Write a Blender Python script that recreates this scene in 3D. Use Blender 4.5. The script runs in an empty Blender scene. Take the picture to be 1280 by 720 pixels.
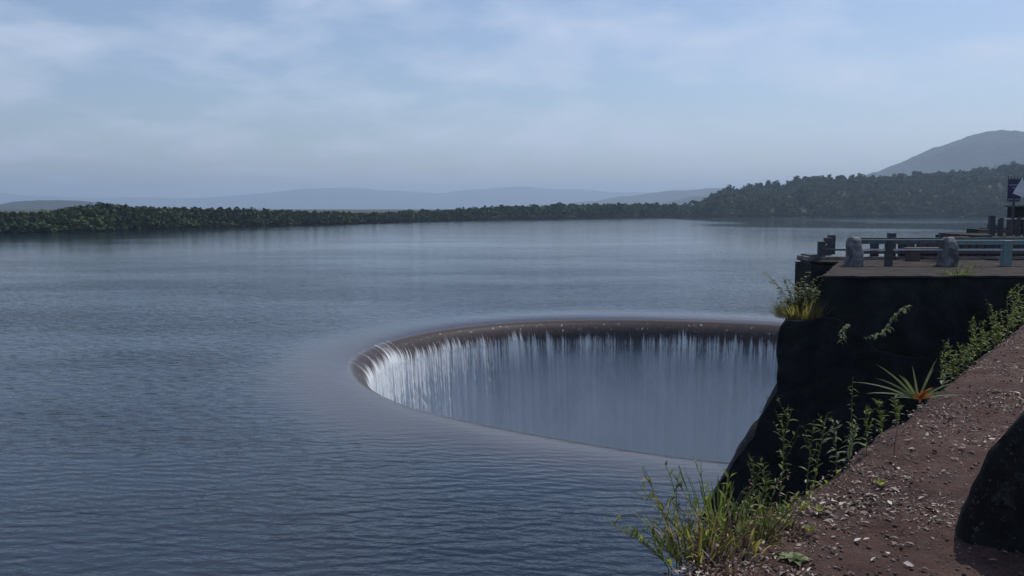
import bpy, bmesh, math, random
import numpy as np
from mathutils import Vector, Matrix, noise as mnoise
R_ = math.radians
rng = np.random.default_rng(7); random.seed(7)
SC = bpy.context.scene
COL = SC.collection

# ------------------------------------------------------------------ camera model
F = 1108.5; HOR = 262.0; EYE = 8.0
PITCH = math.atan((360 - HOR) / F)
def ray(px, py):
    dx = (px - 640) / F; dy = (360 - py) / F
    return Vector((dx, math.cos(PITCH) + dy * math.sin(PITCH), -math.sin(PITCH) + dy * math.cos(PITCH)))
def at(px, py, z=0.0):
    d = ray(px, py); t = (z - EYE) / d.z
    return Vector((d.x * t, d.y * t, z))
def atd(px, py, Y):
    d = ray(px, py); t = Y / d.y
    return Vector((d.x * t, Y, EYE + d.z * t))

# ------------------------------------------------------------------ object helpers
def tag(o, label=None, cat=None, group=None, kind=None):
    if label: o['label'] = label
    if cat: o['category'] = cat
    if group: o['group'] = group
    if kind: o['kind'] = kind
    return o
def empty(name, loc, label, cat, group=None, rz=0.0):
    o = bpy.data.objects.new(name, None); COL.objects.link(o)
    o.location = loc; o.rotation_euler = (0, 0, rz); o.empty_display_size = .1
    return tag(o, label, cat, group)
def link_mesh(name, me, mat, parent=None):
    o = bpy.data.objects.new(name, me); COL.objects.link(o)
    if mat and not me.materials: me.materials.append(mat)
    if parent: o.parent = parent
    return o
def np_mesh(name, V, Fc, mat, parent=None, smooth=False, uv=None):
    V = np.asarray(V, dtype=np.float64); Fc = np.asarray(Fc, dtype=np.int32)
    me = bpy.data.meshes.new(name); k = Fc.shape[1]; n = len(Fc)
    me.vertices.add(len(V)); me.vertices.foreach_set('co', V.ravel())
    me.loops.add(n * k); me.loops.foreach_set('vertex_index', Fc.ravel())
    me.polygons.add(n)
    me.polygons.foreach_set('loop_start', np.arange(0, n * k, k, dtype=np.int32))
    me.polygons.foreach_set('loop_total', np.full(n, k, dtype=np.int32))
    if smooth: me.polygons.foreach_set('use_smooth', np.ones(n, dtype=bool))
    if uv is not None:
        l = me.uv_layers.new(name='UVMap'); l.data.foreach_set('uv', np.asarray(uv)[Fc.ravel()].ravel())
    me.update(calc_edges=True)
    return link_mesh(name, me, mat, parent)
class MB:
    def __init__(s): s.v = []; s.f = []
    def add(s, vs, fs):
        b = len(s.v); s.v += [tuple(p) for p in vs]; s.f += [tuple(i + b for i in f) for f in fs]
    def box(s, c, d, rz=0.0, taper=1.0):
        c = Vector(c); vs = []
        for sz in (-1, 1):
            t = taper if sz > 0 else 1
            for sx, sy in ((-1, -1), (1, -1), (1, 1), (-1, 1)):
                x, y = sx * d[0] / 2 * t, sy * d[1] / 2 * t
                vs.append((c.x + x * math.cos(rz) - y * math.sin(rz), c.y + x * math.sin(rz) + y * math.cos(rz), c.z + sz * d[2] / 2))
        s.add(vs, [(3, 2, 1, 0), (4, 5, 6, 7), (0, 1, 5, 4), (1, 2, 6, 5), (2, 3, 7, 6), (3, 0, 4, 7)])
    def bar(s, a, b, w, h):
        a = Vector(a); b = Vector(b); d = (b - a); u = d.normalized()
        side = u.cross(Vector((0, 0, 1))); side = side.normalized() * w / 2 if side.length > 1e-6 else Vector((w / 2, 0, 0))
        up = side.cross(u).normalized() * h / 2
        vs = [p + i * side + j * up for p in (a, b) for i, j in ((-1, -1), (1, -1), (1, 1), (-1, 1))]
        s.add(vs, [(0, 1, 2, 3), (7, 6, 5, 4), (0, 4, 5, 1), (1, 5, 6, 2), (2, 6, 7, 3), (3, 7, 4, 0)])
    def tube(s, pts, r0, r1=None, n=6):
        r1 = r0 if r1 is None else r1; pts = [Vector(p) for p in pts]; m = len(pts); vs = []
        for i, p in enumerate(pts):
            t = (pts[min(i + 1, m - 1)] - pts[max(i - 1, 0)]).normalized()
            a = t.cross(Vector((.31, .77, .2))).normalized(); b = t.cross(a)
            r = r0 + (r1 - r0) * i / (m - 1)
            for k in range(n):
                an = 2 * math.pi * k / n; vs.append(p + (a * math.cos(an) + b * math.sin(an)) * r)
        fs = [(i * n + k, i * n + (k + 1) % n, (i + 1) * n + (k + 1) % n, (i + 1) * n + k) for i in range(m - 1) for k in range(n)]
        fs += [tuple(range(n - 1, -1, -1)), tuple(range((m - 1) * n, m * n))]
        s.add(vs, fs)
    def leaf(s, base, d, nrm, L, W, droop=.2, shape=(.25, 1, .75, 0)):
        """a blade folded along its rib: base, direction, normal, length, width"""
        d = Vector(d).normalized(); nrm = Vector(nrm); side = d.cross(nrm)
        side = side.normalized() if side.length > 1e-5 else Vector((1, 0, 0)); up = side.cross(d).normalized()
        vs = []; m = len(shape)
        for i, w in enumerate(shape):
            t = i / (m - 1); c = Vector(base) + d * L * t - Vector((0, 0, 1)) * droop * L * t * t
            hw = W / 2 * w + 1e-4
            vs += [c - side * hw + up * hw * .35, c, c + side * hw + up * hw * .35]
        fs = []
        for i in range(m - 1):
            a = i * 3; fs += [(a, a + 1, a + 4, a + 3), (a + 1, a + 2, a + 5, a + 4)]
        s.add(vs, fs)
    def build(s, name, mat, parent=None, smooth=False, bevel=0):
        me = bpy.data.meshes.new(name); me.from_pydata(s.v, [], s.f); me.update()
        if smooth:
            for p in me.polygons: p.use_smooth = True
        o = link_mesh(name, me, mat, parent)
        if bevel:
            md = o.modifiers.new('bevel', 'BEVEL'); md.width = bevel; md.segments = 2; md.limit_method = 'ANGLE'
        return o
def fbm(x, y, z=0.0, oct=4, s=1.0):
    a = 1.0; t = 0.0
    for _ in range(oct):
        t += a * mnoise.noise((x * s, y * s, z * s)); s *= 2.03; a *= .5
    return t

# ------------------------------------------------------------------ material helpers
class NT:
    def __init__(s, name):
        s.m = bpy.data.materials.new(name); s.m.use_nodes = True; s.t = s.m.node_tree; s.n = s.t.nodes; s.b = s.n['Principled BSDF']; s.out = s.n['Material Output']
    def new(s, typ, **kw):
        o = s.n.new(typ)
        for k, v in kw.items():
            if hasattr(o, k) and k not in o.inputs: setattr(o, k, v)
            else: o.inputs[k].default_value = v
        return o
    def ln(s, a, b): s.t.links.new(a, b)
    def noise(s, vec, scale, detail=4, rough=.55, mp=None, dist=0.0):
        if mp:
            m = s.new('ShaderNodeMapping'); m.inputs['Scale'].default_value = mp[0]
            if len(mp) > 1: m.inputs['Rotation'].default_value = mp[1]
            s.ln(vec, m.inputs['Vector']); vec = m.outputs[0]
        n = s.new('ShaderNodeTexNoise'); n.inputs['Scale'].default_value = scale; n.inputs['Detail'].default_value = detail
        n.inputs['Roughness'].default_value = rough; n.inputs['Distortion'].default_value = dist
        s.ln(vec, n.inputs['Vector']); return n.outputs['Fac']
    def ramp(s, fac, stops):
        r = s.new('ShaderNodeValToRGB'); e = r.color_ramp.elements
        while len(e) < len(stops): e.new(.5)
        for i, (p, c) in enumerate(stops):
            e[i].position = p; e[i].color = (c, c, c, 1) if isinstance(c, (int, float)) else (*c, 1)
        s.ln(fac, r.inputs[0]); return r.outputs[0]
    def mr(s, v, a, b, c=0.0, d=1.0, smooth=True):
        m = s.new('ShaderNodeMapRange'); m.interpolation_type = 'SMOOTHSTEP' if smooth else 'LINEAR'
        m.inputs[1].default_value = a; m.inputs[2].default_value = b; m.inputs[3].default_value = c; m.inputs[4].default_value = d
        s.ln(v, m.inputs[0]); return m.outputs[0]
    def mth(s, op, a, b=0.0, clamp=False):
        m = s.new('ShaderNodeMath', operation=op); m.use_clamp = clamp
        for i, v in enumerate((a, b)):
            if isinstance(v, (int, float)): m.inputs[i].default_value = v
            else: s.ln(v, m.inputs[i])
        return m.outputs[0]
    def mix(s, fac, a, b):
        m = s.new('ShaderNodeMix', data_type='RGBA')
        for i, v in ((0, fac), (6, a), (7, b)):
            if isinstance(v, (int, float)): m.inputs[i].default_value = v
            elif isinstance(v, tuple): m.inputs[i].default_value = (*v, 1)
            else: s.ln(v, m.inputs[i])
        return m.outputs[2]
    def bump(s, h, dist, strength=1.0, nrm=None):
        b = s.new('ShaderNodeBump'); b.inputs['Distance'].default_value = dist
        if isinstance(strength, (int, float)): b.inputs['Strength'].default_value = strength
        else: s.ln(strength, b.inputs['Strength'])
        s.ln(h, b.inputs['Height'])
        if nrm: s.ln(nrm, b.inputs['Normal'])
        return b.outputs[0]
    def obj(s): return s.new('ShaderNodeTexCoord').outputs['Object']
    def pos(s): return s.new('ShaderNodeNewGeometry').outputs['Position']
    def island(s): return s.new('ShaderNodeNewGeometry').outputs['Random Per Island']
    def set(s, **kw):
        for k, v in kw.items():
            i = s.b.inputs[k.replace('_', ' ')]
            if isinstance(v, (int, float)): i.default_value = v
            elif isinstance(v, tuple): i.default_value = (*v, 1)
            else: s.ln(v, i)
        return s.m

def rough_mat(name, c0, c1, scale, bdist=.02, rough=.9, c2=None, s2=1.0, moss=None):
    t = NT(name); p = t.pos()
    n = t.noise(p, scale, 6, .62); c = t.ramp(n, [(.3, c0), (.7, c1)])
    if c2:
        n2 = t.noise(p, s2, 5, .6); c = t.mix(t.ramp(n2, [(.48, 0.0), (.62, 1.0)]), c, c2)
    if moss:
        n3 = t.noise(p, 1.3, 5, .65); c = t.mix(t.ramp(n3, [(.5, 0.0), (.66, .8)]), c, moss)
    return t.set(Base_Color=c, Roughness=rough, Normal=t.bump(t.noise(p, scale * 2.5, 8, .7), bdist))

def leaf_mat(name, stops, trans=.45, kinds=0):
    t = NT(name); c = t.ramp(t.island(), stops)
    if kinds:      # stands of darker and paler species
        c = t.mix(t.ramp(t.noise(t.pos(), kinds, 3, .6), [(.36, 0.0), (.62, 1.0)]), (.022, .032, .027), c)
    t.set(Base_Color=c, Roughness=.5); t.b.inputs['Specular IOR Level'].default_value = .3
    tr = t.new('ShaderNodeBsdfTranslucent'); t.ln(c, tr.inputs[0])
    mx = t.new('ShaderNodeMixShader'); mx.inputs[0].default_value = trans
    t.ln(t.b.outputs[0], mx.inputs[1]); t.ln(tr.outputs[0], mx.inputs[2]); t.ln(mx.outputs[0], t.out.inputs[0])
    return t.m

M = {}
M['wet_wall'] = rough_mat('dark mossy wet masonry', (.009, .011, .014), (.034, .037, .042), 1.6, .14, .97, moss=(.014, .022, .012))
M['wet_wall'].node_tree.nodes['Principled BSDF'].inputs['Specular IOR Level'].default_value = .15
M['old_concrete'] = rough_mat('weathered concrete', (.10, .085, .08), (.21, .19, .18), 3.0, .012, .9, (.05, .045, .042), 2.2)
M['grey_concrete'] = rough_mat('grey lichen concrete', (.085, .085, .092), (.20, .20, .21), 5.0, .01, .9, (.045, .045, .05), 3.0)
t = NT('blackened concrete'); p = t.pos(); c = t.ramp(t.noise(p, 7, 7, .65), [(.3, (.007, .007, .008)), (.7, (.028, .028, .030))])
c = t.mix(t.ramp(t.noise(p, 38, 5, .7), [(.60, 0.0), (.68, .8)]), c, (.15, .15, .145)); c = t.mix(t.ramp(t.noise(p, 5, 5, .7), [(.60, 0.0), (.70, .6)]), c, (.10, .10, .10))
M['black_concrete'] = t.set(Base_Color=c, Roughness=.95, Normal=t.bump(t.noise(p, 22, 9, .75), .035)); t.b.inputs['Specular IOR Level'].default_value = .2
M['dark_teal'] = rough_mat('dark weathered teal paint', (.035, .07, .085), (.07, .12, .135), 8.0, .004, .6, (.07, .06, .06), 6.0)
M['teal_paint'] = rough_mat('faded teal paint', (.07, .15, .17), (.13, .24, .26), 8.0, .004, .6, (.16, .16, .15), 7.0)
M['dark_post'] = rough_mat('dark painted concrete post', (.028, .032, .042), (.06, .065, .075), 9.0, .004, .8)
M['brown_post'] = rough_mat('brown painted concrete', (.055, .040, .038), (.10, .075, .07), 7.0, .004, .8)
M['pale_metal'] = rough_mat('pale steel rail', (.30, .34, .36), (.48, .51, .52), 12.0, .002, .45)

# ------------------------------------------------------------------ spillway geometry
CX, CY, RAD = 9.4, 47.4, 18.5
_th = [30, 59, 80, 100, 118, 135, 157, 180, 191, 204, 218, 231, 244, 254, 264, 290, 330]
_rs = [.3, .3, .1, .8, 1.35, 1.15, .45, -.2, -.6, -.85, -.95, -1.1, -.75, -.05, .85, .6, .2]
_A = np.array([t + k for k in (-360, 0, 360) for t in _th]); _B = np.array(_rs * 3)
_g = np.arange(-360, 720, 1.0); _k = np.exp(-np.linspace(-2.2, 2.2, 21) ** 2); _k /= _k.sum()
_gr = np.convolve(np.interp(_g, _A, _B), _k, 'same')
def lip(th):  # radius of the rim at angle th (radians)
    return RAD + np.interp(np.degrees(th) % 360, _g, _gr)

# lake surface: rings round the spillway, drawn down towards its rim
NT_ = 900
th = np.linspace(0, 2 * math.pi, NT_, endpoint=False)
off = np.concatenate([np.linspace(0, 4, 21), np.linspace(4.4, 20, 40), np.geomspace(21, 1750, 60)])
def lake_z(o): return -.19 * np.exp(-o / 1.0) - .04 * np.exp(-o / 4.0)
L = lip(th)
V = np.zeros((len(off), NT_, 3))
for i, o in enumerate(off):
    rr = L * max(0, 1 - o / 60) + RAD * min(1, o / 60) + o
    V[i, :, 0] = CX + rr * np.cos(th); V[i, :, 1] = CY + rr * np.sin(th); V[i, :, 2] = lake_z(o)
def gridfaces(nr, nc, wrap):
    r, c = np.meshgrid(np.arange(nr - 1), np.arange(nc if wrap else nc - 1), indexing='ij'); c2 = (c + 1) % nc
    return np.stack([r * nc + c, r * nc + c2, (r + 1) * nc + c2, (r + 1) * nc + c], -1).reshape(-1, 4)
t = NT('lake water'); p = t.pos()
sub = t.new('ShaderNodeVectorMath', operation='SUBTRACT'); t.ln(p, sub.inputs[0]); sub.inputs[1].default_value = (CX, CY, 0)
flat = t.new('ShaderNodeVectorMath', operation='MULTIPLY'); t.ln(sub.outputs[0], flat.inputs[0]); flat.inputs[1].default_value = (1, 1, 0)
ln_ = t.new('ShaderNodeVectorMath', operation='LENGTH'); t.ln(flat.outputs[0], ln_.inputs[0]); dist = ln_.outputs['Value']
w1 = t.noise(p, .55, 3, .55, ((.42, 1.0, 1.0), (0, 0, R_(-9))), .3)
w2 = t.noise(p, 1.7, 4, .6, ((.5, 1.0, 1.0), (0, 0, R_(6))), .4)
w3 = t.noise(p, 5.5, 3, .6, ((.6, 1.0, 1.0), (0, 0, R_(-4))))
gust = t.noise(p, .035, 3, .6, ((.5, 1.2, 1.0),))
def swell(rot, sc, dist_):
    m = t.new('ShaderNodeMapping'); m.inputs['Rotation'].default_value = (0, 0, R_(rot)); t.ln(p, m.inputs['Vector'])
    wv = t.new('ShaderNodeTexWave', wave_type='BANDS', bands_direction='Y', wave_profile='SIN'); wv.inputs['Scale'].default_value = sc; wv.inputs['Distortion'].default_value = dist_
    wv.inputs['Detail'].default_value = 3; wv.inputs['Detail Scale'].default_value = .6; wv.inputs['Detail Roughness'].default_value = .55; t.ln(m.outputs[0], wv.inputs['Vector']); return wv.outputs['Fac']
sw = t.mth('ADD', t.mth('MULTIPLY', swell(-8, .50, 9.0), .085), t.mth('MULTIPLY', swell(12, .82, 9.0), .05))
hgt = t.mth('ADD', t.mth('MULTIPLY', w1, .55), t.mth('ADD', t.mth('MULTIPLY', w2, .38), t.mth('ADD', t.mth('MULTIPLY', w3, .12), sw)))
sep = t.new('ShaderNodeSeparateXYZ'); t.ln(p, sep.inputs[0])
calm = t.mr(dist, RAD + .3, RAD + 8, .13, 1.0)
amp = t.mth('MULTIPLY', t.mth('MULTIPLY', calm, t.mr(gust, .35, .65, .5, 1.15)), t.mth('ADD', t.mr(dist, 22, 170, 1.0, .14), t.mr(dist, 200, 420, 0.0, .20)))
# sheltered strips of still water under the wooded hill
def pool(cx, cy, rx, ry):
    cv = t.new('ShaderNodeVectorMath', operation='SUBTRACT'); t.ln(p, cv.inputs[0]); cv.inputs[1].default_value = (cx, cy, 0)
    cs = t.new('ShaderNodeVectorMath', operation='MULTIPLY'); t.ln(cv.outputs[0], cs.inputs[0]); cs.inputs[1].default_value = (1. / rx, 1. / ry, 0)
    cl = t.new('ShaderNodeVectorMath', operation='LENGTH'); t.ln(cs.outputs[0], cl.inputs[0]); return cl.outputs['Value']
dd = t.mth('MINIMUM', pool(215, 450, 135, 92), pool(178, 690, 46, 330))
still = t.mr(t.mth('ADD', dd, t.mth('MULTIPLY', t.mth('SUBTRACT', gust, .5), .5)), .8, 1.08, .04, 1.0)
amp = t.mth('MULTIPLY', amp, still)
shallow = t.mr(dist, RAD + .3, RAD + 5.5, 1.0, 0.0)
basec = t.mix(shallow, (.008, .016, .030), (.046, .036, .038))
t.set(Base_Color=basec, Roughness=t.mr(shallow, 0, 1, .07, .16), IOR=1.33, Normal=t.bump(hgt, .20, amp))
M['lake'] = t.m
water = np_mesh('water', V.reshape(-1, 3), gridfaces(len(off), NT_, True), M['lake'], smooth=True)
tag(water, kind='structure')

# curtain of falling water (rounded brink, then a free fall down the shaft)
NU, NVv = 2600, 90
thu = np.linspace(0, 2 * math.pi, NU, endpoint=False)
Lu = lip(thu)
s = np.linspace(0, 1, NVv)
prof_r = []; prof_z = []
Q0 = .206
for q in np.linspace(Q0, math.pi / 2, 30):
    prof_r.append(-1.5 * (math.sin(q) - math.sin(Q0))); prof_z.append(-.23 - 1.45 * (math.cos(Q0) - math.cos(q)))
for q in np.linspace(0, 1, 61)[1:]:
    prof_r.append(-1.5 * (1 - math.sin(Q0)) - .9 * q); prof_z.append(-.23 - 1.45 * math.cos(Q0) - 12.8 * q)
prof_r = np.array(prof_r); prof_z = np.array(prof_z); NVv = len(prof_r)
arc = np.concatenate([[0], np.cumsum(np.hypot(np.diff(prof_r), np.diff(prof_z)))])
def n1(x, seed):
    k = rng.normal(size=4096); i = np.floor(x).astype(int); f = x - i; f = f * f * (3 - 2 * f)
    return k[i % 4096] * (1 - f) + k[(i + 1) % 4096] * f
u = thu * RAD
strand = n1(u * 1.1, 0) * .5 + n1(u * 3.3, 1) * .35 + n1(u * 9, 2) * .3
V = np.zeros((NVv, NU, 3))
for i in range(NVv):
    a = min(1, max(0, (arc[i] - 1.2) / 4.0))
    rr = Lu + prof_r[i] + strand * .17 * a + n1(u * 6 + i * .35, 3) * .03 * a
    V[i, :, 0] = CX + rr * np.cos(thu); V[i, :, 1] = CY + rr * np.sin(thu); V[i, :, 2] = prof_z[i]
UV = np.zeros((NVv, NU, 2)); UV[:, :, 0] = u[None, :]; UV[:, :, 1] = arc[:, None]
t = NT('falling water'); uvn = t.new('ShaderNodeUVMap', uv_map='UVMap').outputs[0]
sp = t.new('ShaderNodeSeparateXYZ'); t.ln(uvn, sp.inputs[0]); vdown = sp.outputs[1]
st1 = t.noise(uvn, 1.0, 5, .6, ((1.6, .10, 1),)); st2 = t.noise(uvn, 1.0, 6, .7, ((8.5, .30, 1),))
brk = t.noise(uvn, 1.0, 5, .7, ((11.0, 2.2, 1),)); tear = t.noise(uvn, 1.0, 4, .7, ((2.8, .02, 1),)); lump = t.noise(uvn, 1.0, 2, .5, ((.22, .02, 1),))
stk = t.mth('ADD', t.mth('MULTIPLY', st1, .40), t.mth('ADD', t.mth('MULTIPLY', st2, .42), t.mth('MULTIPLY', brk, .18)))
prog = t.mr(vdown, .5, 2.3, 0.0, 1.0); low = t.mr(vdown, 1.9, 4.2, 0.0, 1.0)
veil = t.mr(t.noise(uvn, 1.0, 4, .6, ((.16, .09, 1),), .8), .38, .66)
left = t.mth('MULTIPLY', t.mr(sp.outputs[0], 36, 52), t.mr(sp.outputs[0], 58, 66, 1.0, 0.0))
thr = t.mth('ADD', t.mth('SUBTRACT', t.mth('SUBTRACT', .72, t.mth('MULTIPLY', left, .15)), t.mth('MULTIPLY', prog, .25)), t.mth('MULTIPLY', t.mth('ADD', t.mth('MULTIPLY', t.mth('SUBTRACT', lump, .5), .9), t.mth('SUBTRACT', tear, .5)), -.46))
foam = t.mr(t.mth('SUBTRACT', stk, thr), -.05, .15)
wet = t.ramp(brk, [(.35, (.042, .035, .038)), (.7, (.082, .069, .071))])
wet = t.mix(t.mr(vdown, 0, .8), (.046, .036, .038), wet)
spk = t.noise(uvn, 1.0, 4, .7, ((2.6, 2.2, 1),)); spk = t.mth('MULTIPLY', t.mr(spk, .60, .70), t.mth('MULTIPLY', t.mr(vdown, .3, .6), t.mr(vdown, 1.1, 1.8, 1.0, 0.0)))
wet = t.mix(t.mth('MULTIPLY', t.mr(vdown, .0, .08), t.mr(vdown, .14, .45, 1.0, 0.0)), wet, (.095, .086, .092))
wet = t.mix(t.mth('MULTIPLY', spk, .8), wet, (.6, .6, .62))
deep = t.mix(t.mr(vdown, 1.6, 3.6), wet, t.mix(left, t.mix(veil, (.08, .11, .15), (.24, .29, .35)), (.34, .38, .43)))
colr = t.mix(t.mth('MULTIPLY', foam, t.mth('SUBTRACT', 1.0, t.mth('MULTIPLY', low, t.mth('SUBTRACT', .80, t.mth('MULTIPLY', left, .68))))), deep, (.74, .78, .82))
rg = t.mr(vdown, .0, .9, .16, .5)
t.ln(t.mr(vdown, .0, .16, .5, .08), t.b.inputs['Specular IOR Level'])
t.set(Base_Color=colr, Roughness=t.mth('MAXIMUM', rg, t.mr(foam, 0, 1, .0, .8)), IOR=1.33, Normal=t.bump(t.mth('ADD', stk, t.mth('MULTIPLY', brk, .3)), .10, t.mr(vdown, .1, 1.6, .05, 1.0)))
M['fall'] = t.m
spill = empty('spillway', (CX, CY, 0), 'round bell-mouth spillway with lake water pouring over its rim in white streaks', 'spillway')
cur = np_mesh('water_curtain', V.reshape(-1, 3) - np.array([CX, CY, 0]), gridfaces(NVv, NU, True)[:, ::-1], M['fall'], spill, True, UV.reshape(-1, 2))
fl = MB(); n = 96
fl.add([(16.6 * math.cos(2 * math.pi * k / n), 16.6 * math.sin(2 * math.pi * k / n), -14.5) for k in range(n)], [tuple(range(n))])
M['foam'] = rough_mat('churning foam', (.30, .33, .36), (.6, .63, .66), .8, .2, .7)
fl.build('foaming_pool', M['foam'], spill)

# spray hanging in the shaft
def volume_mat(name, color, dens, aniso):
    m = bpy.data.materials.new(name); m.use_nodes = True; nt = m.node_tree; nt.nodes.clear()
    o = nt.nodes.new('ShaderNodeOutputMaterial'); v = nt.nodes.new('ShaderNodeVolumePrincipled')
    v.inputs['Color'].default_value = (*color, 1); v.inputs['Density'].default_value = dens; v.inputs['Anisotropy'].default_value = aniso
    nt.links.new(v.outputs[0], o.inputs['Volume']); return m
mist = MB(); n = 64; rm = 15.4
ring = lambda z, r: [(CX + r * math.cos(2 * math.pi * k / n), CY + r * math.sin(2 * math.pi * k / n), z) for k in range(n)]
mist.add(ring(-14.3, rm) + ring(-1.9, rm), [(k, (k + 1) % n, n + (k + 1) % n, n + k) for k in range(n)] + [tuple(range(n - 1, -1, -1)), tuple(range(n, 2 * n))])
tag(mist.build('mist', volume_mat('spray mist', (.46, .58, .78), .040, 0.0)), kind='stuff')

# ------------------------------------------------------------------ terrain, hills
def smooth(x, a, b):
    q = np.clip((x - a) / (b - a), 0, 1); return q * q * (3 - 2 * q)
_spx = [(-900, 150), (-300, 225), (0, 295), (130, 330), (260, 395), (440, 500), (640, 730), (780, 890), (870, 1000), (900, 980), (1000, 950), (1230, 960), (1400, 900), (1700, 700), (2600, 420)]
_saz = np.array([math.atan2(px - 640, F) for px, _ in _spx]); _sd = np.array([Y / math.cos(math.atan2(px - 640, F)) for px, Y in _spx])
def shore(az):
    return np.interp(az, _saz, _sd, left=150, right=420)
# crest height of the right-hand hill (px, skyline y) seen ~400 m behind its shore
_hx = np.array([872, 890, 912, 950, 1010, 1060, 1110, 1160, 1190, 1215, 1280, 1360, 1500, 1700, 2100]); _hy = np.array([254, 241, 234, 228, 222, 220, 219, 218, 215, 209, 206, 203, 206, 222, 240])
_haz = np.arctan2(_hx - 640, F)
def hillh(az):
    y = np.interp(az, _haz, _hy, left=262, right=262)
    return np.maximum(0, (262 - y) / F * 1300 - 6)
def ground_h(az, r):
    S = shore(az); d = r - S
    h = np.maximum(-16, np.minimum(d * .30, .25)) + 2.2 * smooth(d, 0, 60) + .004 * np.clip(d, 0, 1500)
    rise = smooth(d, -10, 380) ** .8
    return h + np.maximum(0, hillh(az) - 5) * rise * (1 - .6 * smooth(d, 600, 2500))
az = np.concatenate([np.linspace(-math.pi, -.75, 60, endpoint=False), np.linspace(-.75, .9, 420, endpoint=False), np.linspace(.9, math.pi, 60, endpoint=False)])
rr = np.concatenate([[1, 40, 90], np.linspace(120, 1500, 180), np.geomspace(1550, 18000, 40)])
AZ, RR = np.meshgrid(az, rr)
H = ground_h(AZ, RR)
X = RR * np.sin(AZ); Y = RR * np.cos(AZ)
H = np.where((np.abs(AZ) > 1.7) & (RR < 140), -16, H)
M['ground'] = rough_mat('overgrown ground', (.014, .022, .011), (.032, .040, .019), .08, .3, .95)
g = np_mesh('ground', np.stack([X, Y, H], -1).reshape(-1, 3), gridfaces(len(rr), len(az), True)[:, ::-1], M['ground'], smooth=True)
tag(g, kind='structure')

def ridge(name, prof, Y0, depth, mat, amp, base=0, nx=260, ny=60, seed=0):
    pxs = np.array([p[0] for p in prof], float); ys = np.array([p[1] for p in prof], float)
    xs = np.linspace(pxs[0], pxs[-1], nx); hy = np.interp(xs, pxs, ys)
    k = np.exp(-np.linspace(-2, 2, 9) ** 2); k /= k.sum(); hy = np.convolve(np.pad(hy, 4, 'edge'), k, 'valid')
    V = np.zeros((ny, nx, 3))
    for j in range(ny):
        v = j / (ny - 1); bell = math.sin(math.pi * v) ** 1.1
        for i in range(nx):
            X = (xs[i] - 640) / F * Y0; Yw = Y0 + (v - .5) * depth
            h = (HOR - hy[i]) / F * Y0 + EYE
            nn = fbm(X / amp[0] + seed, Yw / amp[0], seed, 5)
            rid = 1 - abs(fbm(X / (amp[0] * 2.2) + 9, Yw / (amp[0] * 3.2), seed + 4, 3))
            V[j, i] = (X, Yw, max(-10, h * bell * (.80 + .20 * rid) + (nn * amp[1] + fbm(X / (amp[0] * .11), Yw / (amp[0] * .11), seed, 3) * amp[1] * .5) * bell) - 4)
    o = np_mesh(name, V.reshape(-1, 3), gridfaces(ny, nx, False), mat, smooth=True)
    return tag(o, kind='structure')
M['forest_hill'] = rough_mat('forested slope', (.006, .011, .010), (.020, .030, .022), .012, 14.0, .95)
ridge('mountain', [(985, 264), (1030, 246), (1062, 232), (1090, 218), (1130, 204), (1158, 188), (1182, 176), (1208, 167), (1235, 162), (1255, 160.5), (1280, 165), (1340, 184), (1420, 196), (1520, 214), (1700, 250), (1800, 264)], 4200, 2400, M['forest_hill'], (300, 14), seed=3, nx=420, ny=90)
ridge('hills', [(-260, 262), (-80, 256), (20, 257), (50, 249), (78, 247), (108, 250), (150, 256), (260, 262)], 3300, 900, M['forest_hill'], (160, 5), nx=150, ny=30, seed=5)
ridge('hills', [(760, 264), (800, 257), (840, 250), (870, 244), (895, 243), (930, 250), (1000, 258), (1050, 264)], 4600, 1300, M['forest_hill'], (220, 6), nx=150, ny=30, seed=7)
ridge('hills', [(640, 262), (740, 250), (800, 241), (850, 236), (900, 234), (960, 238), (1040, 248), (1120, 262)], 7000, 2000, M['forest_hill'], (320, 9), nx=150, ny=30, seed=8)
ridge('hills', [(-500, 236), (-200, 234), (0, 240), (50, 243), (100, 247), (180, 246), (260, 247), (340, 240), (400, 234), (440, 233), (480, 237), (540, 240), (600, 236), (660, 233), (720, 236), (800, 241), (900, 244), (1100, 246), (1500, 240), (2000, 246)], 15000, 3000, M['forest_hill'], (700, 18), nx=320, ny=36, seed=11)

# ------------------------------------------------------------------ woods
M['forest'] = leaf_mat('forest foliage', [(0, (.026, .044, .024)), (.5, (.062, .094, .042)), (1, (.095, .130, .058))], .10, .045)
M['forest'].node_tree.nodes['Principled BSDF'].inputs['Specular IOR Level'].default_value = 0; M['forest'].node_tree.nodes['Principled BSDF'].inputs['Roughness'].default_value = 1
M['bark'] = rough_mat('bark', (.04, .032, .026), (.09, .075, .06), 6.0, .02)
def crown_quads(n, rx, rz, q, rs, flat=1.0):
    """leaf clumps spread over and inside an uneven many-lobed crown"""
    lobes = rs.normal(size=(7, 3)) * np.array([rx * .48, rx * .48, rz * .34]); lobes[:, 2] += rz * .1
    lr = rs.uniform(.38, .66, 7)
    li = rs.integers(0, 7, n); d = rs.normal(size=(n, 3)); d /= np.linalg.norm(d, axis=1)[:, None]
    rad = lr[li] * rs.uniform(.65, 1.08, n)
    c = lobes[li] + d * rad[:, None] * np.array([rx, rx, rz * .8])
    nrm = d + rs.normal(size=(n, 3)) * .55 + np.array([0, 0, .35]); nrm /= np.linalg.norm(nrm, axis=1)[:, None]
    a = np.cross(nrm, rs.normal(size=(n, 3))); a /= np.linalg.norm(a, axis=1)[:, None]; b = np.cross(nrm, a)
    sz = q * rs.uniform(.55, 1.3, n)[:, None]
    return np.stack([c - a * sz, c - b * sz * .7, c + a * sz, c + b * sz * .7], 1)
protos = {}
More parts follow.
